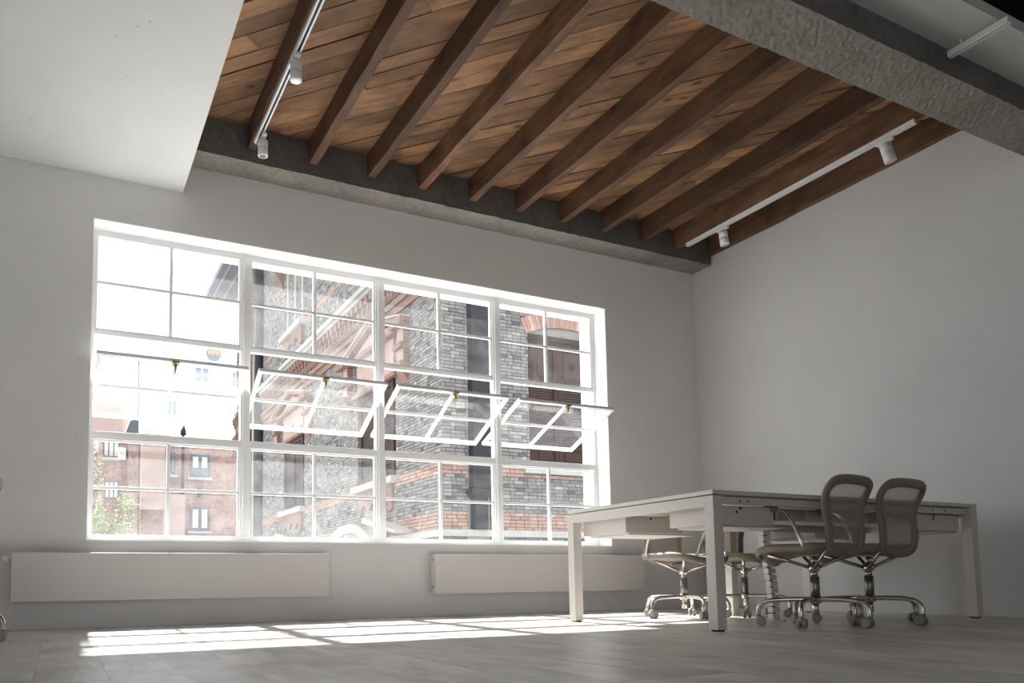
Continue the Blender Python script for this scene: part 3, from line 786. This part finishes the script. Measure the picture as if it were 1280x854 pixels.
# shutters helper: louvred leaf
def leaf_shutter(face, a0, a1, z0, z1, depth, seed=0, heart=False, panels=True):
    """a louvred shutter leaf lying in the wall plane; depth = distance behind the plane"""
    par = None
    def put(name, p0, p1, q0, q1, d0, d1, mat=M['shutter'], parent=None):
        bm = bmesh.new()
        if face == 'N': bx(bm, p0, p1, YBF+depth-d1, YBF+depth-d0, q0, q1)
        else: bx(bm, XB+depth-d1, XB+depth-d0, p0, p1, q0, q1)
        if parent is None: return bobj(name, bm, mat)
        for v in bm.verts: v.co -= Vector((XB, YBF, -3.5))
        return obj(name, bm, mat, parent)
    w = .09
    bm = bmesh.new()
    zm1, zm2 = (z0+.42, z1-.75) if panels else (z0+.1, z1-.1)
    P = [(a0, a0+w, z0, z1), (a1-w, a1, z0, z1), (a0+w, a1-w, z1-w, z1), (a0+w, a1-w, z0, z0+w)]
    if panels: P += [(a0+w, a1-w, zm2, zm2+.08), (a0+w, a1-w, zm1-.08, zm1)]
    for p0, p1, q0, q1 in P:
        if face == 'N': bx(bm, p0, p1, YBF+depth-.045, YBF+depth, q0, q1)
        else: bx(bm, XB+depth-.045, XB+depth, p0, p1, q0, q1)
    lf = bobj('shutter', bm, M['shutter'])
    if panels:
        put('panel', a0+w, a1-w, zm2+.08, z1-w, .005, .02, parent=lf)
        put('panel', a0+w+.05, a1-w-.05, zm2+.13, z1-w-.05, .02, .03, parent=lf)
        put('panel', a0+w, a1-w, z0+w, zm1-.08, .005, .02, parent=lf)
        put('panel', a0+w+.05, a1-w-.05, z0+w+.04, zm1-.12, .02, .03, parent=lf)
    z = zm1 if panels else z0+w
    zt = zm2 if panels else z1-w
    bm = bmesh.new()
    while z < zt-.02:
        if face == 'N':
            prism(bm, [(YBF+depth-.038, z+.004), (YBF+depth-.032, z+.002), (YBF+depth-.004, z+.040), (YBF+depth-.010, z+.042)], 0, a0+w, a1-w)
        else:
            prism(bm, [(XB+depth-.038, z+.004), (XB+depth-.032, z+.002), (XB+depth-.004, z+.040), (XB+depth-.010, z+.042)], 1, a0+w, a1-w)
        z += .048
    for v in bm.verts: v.co -= Vector((XB, YBF, -3.5))
    sl_ = obj('louvre', bm, M['shutter'], lf); sl_['kind'] = 'stuff'
    if heart:
        cxh, czh = (a0+a1)/2, (zm2+.08+z1-w)/2
        pts = []
        for i in range(24):
            tt = i*2*math.pi/24
            pts.append((cxh+.0050*16*math.sin(tt)**3, czh+.0058*(13*math.cos(tt)-5*math.cos(2*tt)-2*math.cos(3*tt)-math.cos(4*tt))))
        bm = bmesh.new(); prism(bm, pts, 1, YBF+depth-.034, YBF+depth-.030)
        for v in bm.verts: v.co -= Vector((XB, YBF, -3.5))
        obj('heart_cutout', bm, M['black'], lf)
# near-face window
bm = bmesh.new()
for q in ((WX0, WX0+.06, WZ0, WZ1), (WX1-.06, WX1, WZ0, WZ1), (WX0+.06, WX1-.06, WZ1-.10, WZ1)):
    bx(bm, q[0], q[1], YBF-.02, YBF+.045, q[2], q[3])
bx(bm, WX0+.06, WX1-.06, YBF+.0, YBF+.045, WZ1-.17, WZ1-.10)
bobj('shutter_frame', bm, M['shutter'])
wl = (WX1-WX0-.12)
leaf_shutter('N', WX0+.065, 8.42, WZ0+.01, WZ1-.18, .03)
leaf_shutter('N', 8.425, 9.12, WZ0+.01, WZ1-.18, .03, heart=True)
leaf_shutter('N', 9.125, WX1-.065, WZ0+.01, WZ1-.18, .03)
bm = bmesh.new(); bx(bm, WX0-.16, WX1+.16, YBF-.09, YBF+.04, 2.28, 2.42); bobj('stone_sill', bm, M['stone'])
# arch: voussoirs of orange brick, grey infill tympanum
cxa, R0 = 8.66, 2.2; za = 5.17-R0
n = 26; half = math.asin(.93/R0)
for k in range(n):
    a = -half*1.0+2*half*(k+.5)/n; da = half/n*.93
    pts = [(cxa+R*math.sin(a+s_*da), za+R*math.cos(a+s_*da)) for R, s_ in ((R0, -1), (R0, 1), (R0+.30, 1), (R0+.30, -1))]
    bm = bmesh.new(); prism(bm, pts, 1, YBF-.012-(k % 3)*.003, YBF+.045); o = bobj('arch_brick', bm, M['orange'])
    at = o.data.attributes.new('tint', 'FLOAT', 'FACE'); at.data.foreach_set('value', [rng.random()]*len(o.data.polygons))
pts = [(cxa-.92, WZ1)]+[(cxa+(R0-.005)*math.sin(-half+2*half*i/10), za+(R0-.005)*math.cos(-half+2*half*i/10)) for i in range(11)]+[(cxa+.92, WZ1)]
bm = bmesh.new(); prism(bm, pts, 1, YBF+.01, YBF+.045); bobj('arch_infill', bm, M['infill'])
# drain pipe with hopper on near face
bm = bmesh.new(); bx(bm, 6.47, 6.87, YBF-.16, YBF+.02, 1.95, 9.0); bobj('square_downpipe', bm, M['drain'])
bm = bmesh.new(); bx(bm, 6.49, 6.76, YBF-.15, YBF+.02, 1.21, 1.80); bobj('square_downpipe', bm, M['drain'])
bm = bmesh.new(); prism(bm, [(6.38, 1.86), (6.42, 1.93), (6.86, 1.93), (6.88, 1.86), (6.82, 1.79), (6.46, 1.79)], 1, YBF-.20, YBF+.02); bobj('pipe_collar', bm, M['drain'])
# left-face windows with terracotta hoods
def hood_window(yc):
    hy = 1.02
    # recessed brown frame and louvred leaves
    bm = bmesh.new()
    for q in ((yc-hy, yc-hy+.07, 2.42, 4.5), (yc+hy-.07, yc+hy, 2.42, 4.5), (yc-hy+.07, yc+hy-.07, 4.42, 4.5), (yc-.06, yc+.06, 2.42, 4.42)):
        bx(bm, XB-.015, XB+.04, q[0], q[1], q[2], q[3])
    bobj('shutter_frame', bm, M['shutter'])
    leaf_shutter('L', yc-hy+.075, yc-.065, 2.43, 4.41, .03, panels=False)
    leaf_shutter('L', yc+.065, yc+hy-.075, 2.43, 4.41, .03, panels=False)
    Lbox('pink_panel', yc-1.05, yc+1.05, .02, 4.5, 5.3, M['pinkplaster'])
    bm = bmesh.new(); pts = [(yc+.09*math.cos(a*math.pi/8), 4.78+.12*math.sin(a*math.pi/8)) for a in range(16)]
    prism(bm, pts, 0, XB-.026, XB-.0205); bobj('oval_vent', bm, M['black'])
    Lbox('terracotta_lintel', yc-1.3, yc+1.3, .10, 4.45, 4.53, M['terra'])
    # pilasters with capitals and corbels
    for s_ in (-1, 1):
        y0 = yc+s_*1.63
        Lbox('pilaster', y0-.15, y0+.15, .12, 4.58, 5.28, M['pinkplaster'])
        Lbox('capital', y0-.2, y0+.2, .20, 4.86, 4.96, M['terra'])
        Lbox('capital', y0-.22, y0+.22, .22, 4.48, 4.58, M['terra'])
        bm = bmesh.new(); prism(bm, [(XB+.04, 4.48), (XB-.17, 4.48), (XB-.14, 4.40), (XB-.06, 4.28), (XB+.04, 4.16)], 1, y0-.14, y0+.14); bobj('corbel_bracket', bm, M['terra'])
        # brick quoins on the outer edge
        for k in range(9): Lbox('quoin_brick', y0-.19, y0-.155, .125, 4.60+k*.075, 4.665+k*.075, M['terra'])
    # pediment
    bm = bmesh.new(); prism(bm, [(yc-1.82, 5.28), (yc+1.82, 5.28), (yc+1.82, 5.37), (yc-1.82, 5.37)], 0, XB-.16, XB+.04); bobj('pediment_base', bm, M['terra'])
    for s_ in (-1, 1):
        bm = bmesh.new(); prism(bm, [(yc+s_*1.82, 5.38), (yc+s_*1.82, 5.47), (yc, 5.90), (yc, 5.79)], 0, XB-.16, XB+.04); bobj('raking_moulding', bm, M['terra'])
        bm = bmesh.new(); prism(bm, [(yc+s_*1.84, 5.47), (yc+s_*1.84, 5.50), (yc, 5.935), (yc, 5.90)], 0, XB-.20, XB+.04); bobj('raking_cap', bm, M['stone'])
        bm = bmesh.new(); prism(bm, [(yc+s_*1.95, 5.28), (yc+s_*1.95, 5.44), (yc+s_*1.40, 5.44), (yc+s_*1.40, 5.28)], 0, XB-.26, XB-.161); bobj('cornice_block', bm, M['terra'])
    bm = bmesh.new(); prism(bm, [(yc-1.5, 5.375), (yc+1.5, 5.375), (yc, 5.74)], 0, XB-.05, XB+.04); bobj('pediment_panel', bm, M['pinkplaster'])
    # sill with scalloped apron
    Lbox('stone_sill', yc-1.2, yc+1.2, .16, 2.28, 2.42, M['stone'])
    bm = bmesh.new(); z = 2.28; y = yc-1.0
    pts = [(yc-1.0, 2.28), (yc-1.0, 1.78), (yc-.85, 1.72), (yc-.75, 1.9), (yc-.6, 2.0), (yc-.45, 1.9), (yc-.3, 1.84), (yc-.15, 1.95), (yc, 2.02), (yc+.15, 1.95), (yc+.3, 1.84), (yc+.45, 1.9), (yc+.6, 2.0), (yc+.75, 1.9), (yc+.85, 1.72), (yc+1.0, 1.78), (yc+1.0, 2.28)]
    prism(bm, pts, 0, XB-.06, XB+.04); bobj('sill_apron', bm, M['terra'])
hood_window(16.2); hood_window(9.7)
# upper window over the far unit, only its foot is in view
Lbox('stone_sill', 14.95, 17.25, .2, 7.56, 7.72, M['stone'])
bm = bmesh.new(); prism(bm, [(15.1, 7.56), (15.1, 7.1), (15.3, 7.05), (15.45, 7.25), (15.75, 7.35), (16.0, 7.2), (16.25, 7.35), (16.6, 7.25), (16.75, 7.0), (16.95, 7.05), (16.95, 7.56)], 0, XB-.1, XB+.04); bobj('sill_apron', bm, M['terra'])
for y in (15.1, 15.85, 16.65):
    bm = bmesh.new(); bx(bm, XB-.05, XB+.03, y, y+.12, 7.72, 10.5); bobj('window_post', bm, M['stone'])
for y in (17.5, 14.5):
    bm = bmesh.new(); prism(bm, [(XB+.04, 9.95), (XB-.3, 9.95), (XB-.26, 9.8), (XB-.1, 9.6), (XB-.04, 9.3), (XB+.04, 9.25)], 1, y-.17, y+.17); bobj('corbel_bracket', bm, M['terra'])
# round-headed hoods of the ground-floor openings
def arch_hood(yc, rx, zc0, hz, rings=18):
    pts = []
    for R in (1.0, .86):
        row = [(yc+rx*R*math.cos(math.pi*i/rings), zc0+hz*R*math.sin(math.pi*i/rings)) for i in range(rings+1)]
        pts += row if R == 1.0 else row[::-1]
    bm = bmesh.new(); prism(bm, pts, 0, XB-.12, XB+.04); bobj('stone_arch', bm, M['stone'])
    inner = [(yc+rx*.85*math.cos(math.pi*i/rings), zc0+hz*.85*math.sin(math.pi*i/rings)) for i in range(rings+1)]
    bm = bmesh.new(); prism(bm, inner, 0, XB-.02, XB+.04); bobj('arch_tympanum', bm, M['pinkplaster'])
arch_hood(11.3, 2.15, .25, 1.38)
arch_hood(17.6, 2.1, .45, 1.34)
bm = bmesh.new(); prism(bm, [(9.5, 1.52), (9.5, 1.64), (7.75, 1.26), (7.75, 1.205)], 0, XB-.4, XB+.03); bobj('stone_canopy', bm, M['stone'])
# far drain pipe, pier and eave
bm = bmesh.new(); tube(bm, [(XB-.12, 20.1, -3.4), (XB-.12, 20.1, 11.4)], .16, 14); bobj('round_downpipe', bm, M['drain'])
bm = bmesh.new(); tube(bm, [(XB-.14, 20.75, -3.4), (XB-.14, 20.75, 8.6)], .05, 10); bobj('thin_white_pipe', bm, M['stone'])
Lbox('terracotta_pier', 21.3, 23.6, .12, -3.4, 10.9, M['terra'])
for z0, z1, mm in ((2.0, 3.0, 'mortar'), (4.1, 5.0, 'pinkplaster'), (6.9, 8.0, 'pinkplaster'), (8.6, 9.6, 'shutter')):
    Lbox('pier_panel', 21.5, 23.4, .16, z0, z1, M[mm])
for z in (6.0, 5.35):
    bm = bmesh.new(); prism(bm, [(XB-.1, z+.3), (XB-.6, z+.2), (XB-.72, z), (XB-.5, z-.1), (XB-.42, z-.28), (XB-.1, z-.3)], 1, 21.3, 21.7); bobj('terracotta_finial', bm, M['terra'])
bm = bmesh.new(); bx(bm, 4.80, XB+9, YBF-.9, 24.8, ZE+.003, ZE+.2); bobj('eave_soffit', bm, M['slate'])
for x in (5.02, 5.42):
    bm = bmesh.new(); bx(bm, x, x+.05, YBF-.8, 24.7, ZE-.04, ZE+.001); bobj('soffit_batten', bm, M['stone'])

# ------------------------------------------------------------------ outside: red brick apartment house
def sub(ox, oy, oz):
    def f(name, b, mat, parent, kind=None):
        bm = bmesh.new(); bx(bm, b[0]-ox, b[1]-ox, b[2]-oy, b[3]-oy, b[4]-oz, b[5]-oz); o = obj(name, bm, mat, parent)
        if kind: o['kind'] = kind
        return o
    return f
ap = tag(empty('brick_apartment_house', (3.0, 30, -3.5)), 'red brick house with dark framed windows, seen low through the left window bay', 'building')
A = sub(3.0, 30, -3.5)
A('wall', (3.0, 16, 30, 40, -3.5, 6.85), M['redbrick'], ap)
def apwin(x0, x1, z0, z1, cur=True):
    w = A('window', (x0, x1, 29.94, 29.999, z0, z1), M['greyframe'], ap)
    xm = (x0+x1)/2; ww = .09
    for a, b in ((x0+ww, xm-ww/2), (xm+ww/2, x1-ww)):
        A('pane', (a, b, 29.925, 29.939, z0+ww, z1-ww), M['winglass'], w)
        if cur: A('curtain', (a+.03, b-.03, 29.915, 29.924, z0+ww+(.35 if cur == 2 else .05), z1-ww-.05), M['curtain'], w)
    A('sill', (x0-.1, x1+.1, 29.80, 29.999, z0-.12, z0-.005), M['stone'], w)
    A('lintel', (x0-.1, x1+.1, 29.96, 29.999, z1+.005, z1+.14), M['brownbrick'], w)
apwin(5.03, 5.90, 5.08, 6.15, 2); apwin(5.05, 5.92, 2.68, 3.78, 1); apwin(4.0, 4.42, 5.15, 6.2, 1)
bm = bmesh.new(); tube(bm, [(4.72-3, -.1, 4.3+3.5), (4.72-3, -.1, 6.95+3.5)], .06, 10); tube(bm, [(4.72-3, -.1, 6.95+3.5), (4.72-3, -.1, 7.12+3.5), (4.75-3, -.1, 7.4+3.5)], [.13, .12, .01], 10); obj('downpipe', bm, M['drain'], ap)
A('pink_bay', (2.96, 3.93, 29.5, 29.999, 3.55, 6.84), M['pinkplaster'], ap)
A('pink_plinth', (3.93, 4.82, 29.7, 29.999, -3.5, 4.25), M['pinkplaster'], ap)
A('dark_recess', (2.98, 3.72, 29.93, 29.999, -3.5, 3.5), M['brownbrick'], ap)
A('wall_lamp', (5.38, 5.5, 29.8, 29.999, 4.2, 4.6), M['greyframe'], ap)
wg = tag(empty('brown_brick_annex', (1.4, 31, -3.5)), 'brown brick annex with pale tiled roof at the left edge of the window view', 'building')
A = sub(1.4, 31, -3.5)
A('wall', (1.5, 2.55, 31.5, 36, -3.5, 7.2), M['brownbrick'], wg); A('wall', (2.55, 2.95, 30.6, 36, -3.5, 6.9), M['redbrick'], wg)
def anwin(x0, x1, z0, z1):
    w = A('window', (x0, x1, 31.42, 31.499, z0, z1), M['greyframe'], wg); n_ = 3
    for k in range(n_):
        a = x0+.06+k*(x1-x0-.06)/n_
        A('pane', (a, a+(x1-x0-.06)/n_-.06, 31.40, 31.419, z0+.07, z1-.07), M['curtain'], w)
anwin(1.52, 2.2, 6.0, 6.85); anwin(1.6, 2.2, 4.15, 4.95)
A('balcony_shelf', (1.45, 2.3, 31.2, 31.419, 5.86, 5.98), M['stone'], wg)
bm = bmesh.new(); prism(bm, [(1.0-1.4, 7.15+3.5), (2.35-1.4, 7.05+3.5), (2.55-1.4, 7.6+3.5), (2.4-1.4, 8.45+3.5), (1.0-1.4, 8.5+3.5)], 1, .3, .7)
roof = obj('roof', bm, M['tile'], wg); roof.location.y = 0
bm = bmesh.new()
for k in range(15): bx(bm, 1.02+k*.09-1.4, 1.05+k*.09-1.4, .26, .295, 7.15+3.5, 8.4+3.5)
tag(obj('roof_tile_rib', bm, M['tile'], wg), kind='stuff')
bm = bmesh.new(); prism(bm, [(2.36-1.4, 6.9+3.5), (2.95-1.4, 7.2+3.5), (2.95-1.4, 7.9+3.5), (2.62-1.4, 7.7+3.5)], 1, .4, 1.5); obj('dark_gable', bm, M['greyframe'], wg)
for z in (6.95, 7.15): pass
ac = tag(empty('air_conditioner', (2.29, 31.2, 6.0)), 'white air conditioner box on the brown brick annex wall', 'air conditioner')
bm = bmesh.new(); bx(bm, -.15, .15, -.1, .19, -.1, .42); obj('case', bm, M['radiator'], ac)
bm = bmesh.new(); tube(bm, [(0, -.105, .16), (0, -.12, .16)], .1, 16); obj('fan_grille', bm, M['socket'], ac)
# white tower with round emblem
tw = tag(empty('white_tower_block', (5, 60, -3.5)), 'tall white building with small windows and a round emblem, behind the red brick house', 'building')
A = sub(5, 60, -3.5)
A('wall', (5.6, 30, 60, 75, -3.5, 21.5), M['white_out'], tw); A('wall', (4.6, 5.6, 60.6, 75, -3.5, 20.6), M['white_out'], tw)
for (x0, x1, z0, z1) in ((9.65, 10.85, 17.15, 18.4), (7.5, 8.35, 14.05, 15.45), (12.7, 13.4, 17.0, 18.35)):
    w = A('window', (x0, x1, 59.9, 59.999, z0, z1), M['socket'], tw)
    xm = (x0+x1)/2
    for a, b in ((x0+.1, xm-.08), (xm+.08, x1-.1)): A('pane', (a, b, 59.88, 59.899, z0+.1, z1-.1), M['pbg'], w)
bm = bmesh.new(); tube(bm, [(5.35-5, -.12, 12+3.5), (5.32-5, -.12, 18.2+3.5), (5.2-5, -.12, 18.7+3.5), (5.0-5, .2, 18.9+3.5)], .05, 8); obj('downpipe', bm, M['greyframe'], tw)
# emblem: grey-blue disc, cream scalloped crown shape
em = empty('emblem'); em.parent = tw; em.location = (11.2-5, -.1, 19.66+3.5)
bm = bmesh.new(); tube(bm, [(0, .09, 0), (0, 0, 0)], .60, 32); obj('emblem_disc', bm, newmat('emblem_blue', (.17, .20, .25), .6), em)
pts = [(-.52, .05), (-.45, .25), (-.2, .38), (.2, .4), (.48, .2), (.52, -.1), (.38, -.16), (.33, .05), (.22, -.22), (.12, .02), (-.02, -.25), (-.12, .0), (-.25, -.24), (-.33, .0), (-.45, -.15)]
bm = bmesh.new(); prism(bm, pts, 1, -.03, -.001); obj('emblem_figure', bm, newmat('emblem_cream', (.36, .27, .18), .6), em)
# distant blue-grey block
o = box('distant_block', (1.3, 2.6, 48, 52, -3.5, 12.7), newmat('blue_grey_render', (.33, .40, .47), .8)); tag(o, 'small blue-grey block far away above the tiled roof at the left', 'building')
for k in range(3):
    b = box('roof_ledge', (1.25+k*.02, 2.65, 47.95, 47.999, 12.0-k*1.2, 12.1-k*1.2), M['stone'], o)

# trees
def tree(name, base, trunk_h, crown, n, size, mat, label, seed):
    r = random.Random(seed); t_ = tag(empty(name, base), label, 'tree')
    bm = bmesh.new(); tube(bm, [(0, 0, 0), (.05, .02, trunk_h*.5), (0, 0, trunk_h)], [.09, .07, .04], 8)
    cx, cy, cz, rx, ry, rz = crown
    for k in range(14):
        a = r.uniform(0, 6.28); e = r.uniform(.2, .9)
        tube(bm, [(0, 0, trunk_h*.75), (cx+rx*e*math.cos(a)*.5, cy+ry*e*math.sin(a)*.5, cz), (cx+rx*e*math.cos(a), cy+ry*e*math.sin(a), cz+rz*r.uniform(-.3, .8))], [.03, .015, .005], 5)
    obj('trunk', bm, M['bark'], t_)
    V, F = [], []
    clusters = [(cx+rx*r.uniform(-1, 1)*.85, cy+ry*r.uniform(-1, 1)*.85, cz+rz*r.uniform(-1, 1)*.85) for _ in range(26)]
    for _ in range(n):
        c = r.choice(clusters); p = Vector((c[0]+r.gauss(0, rx*.16), c[1]+r.gauss(0, ry*.16), c[2]+r.gauss(0, rz*.16)))
        d1 = Vector((r.uniform(-1, 1), r.uniform(-1, 1), r.uniform(-.6, .6))).normalized()
        d2 = d1.cross(Vector((r.uniform(-1, 1), r.uniform(-1, 1), r.uniform(-1, 1)))).normalized(); s_ = size*r.uniform(.6, 1.2)
        k = len(V)
        V += [p-d1*s_, p+d2*s_*.4, p+d1*s_, p-d2*s_*.4]; F.append((k, k+1, k+2, k+3))
    me = bpy.data.meshes.new('foliage'); me.from_pydata([tuple(v) for v in V], [], F); me.materials.append(mat)
    o = link('foliage', me, parent=t_); o['kind'] = 'stuff'
tree('leafy_tree', (.85, 14, -3.5), 4.6, (0, 0, 5.05, .62, .6, .82), 2600, .055, M['leaf'], 'bright green leafy tree top at the lower left corner of the window', 5)
tree('yellow_tree', (.95, 24, -3.5), 6.6, (-.15, 0, 7.3, .48, .5, 1.35), 2400, .07, M['leaf2'], 'yellowish bush rising beside the brown annex, left of its windows', 6)
tag(box('ground', (-60, 90, WT+.02, 120, -3.7, -3.5), M['ground']), kind='structure')
bpy.data.objects['ground'].name = 'floor_courtyard'
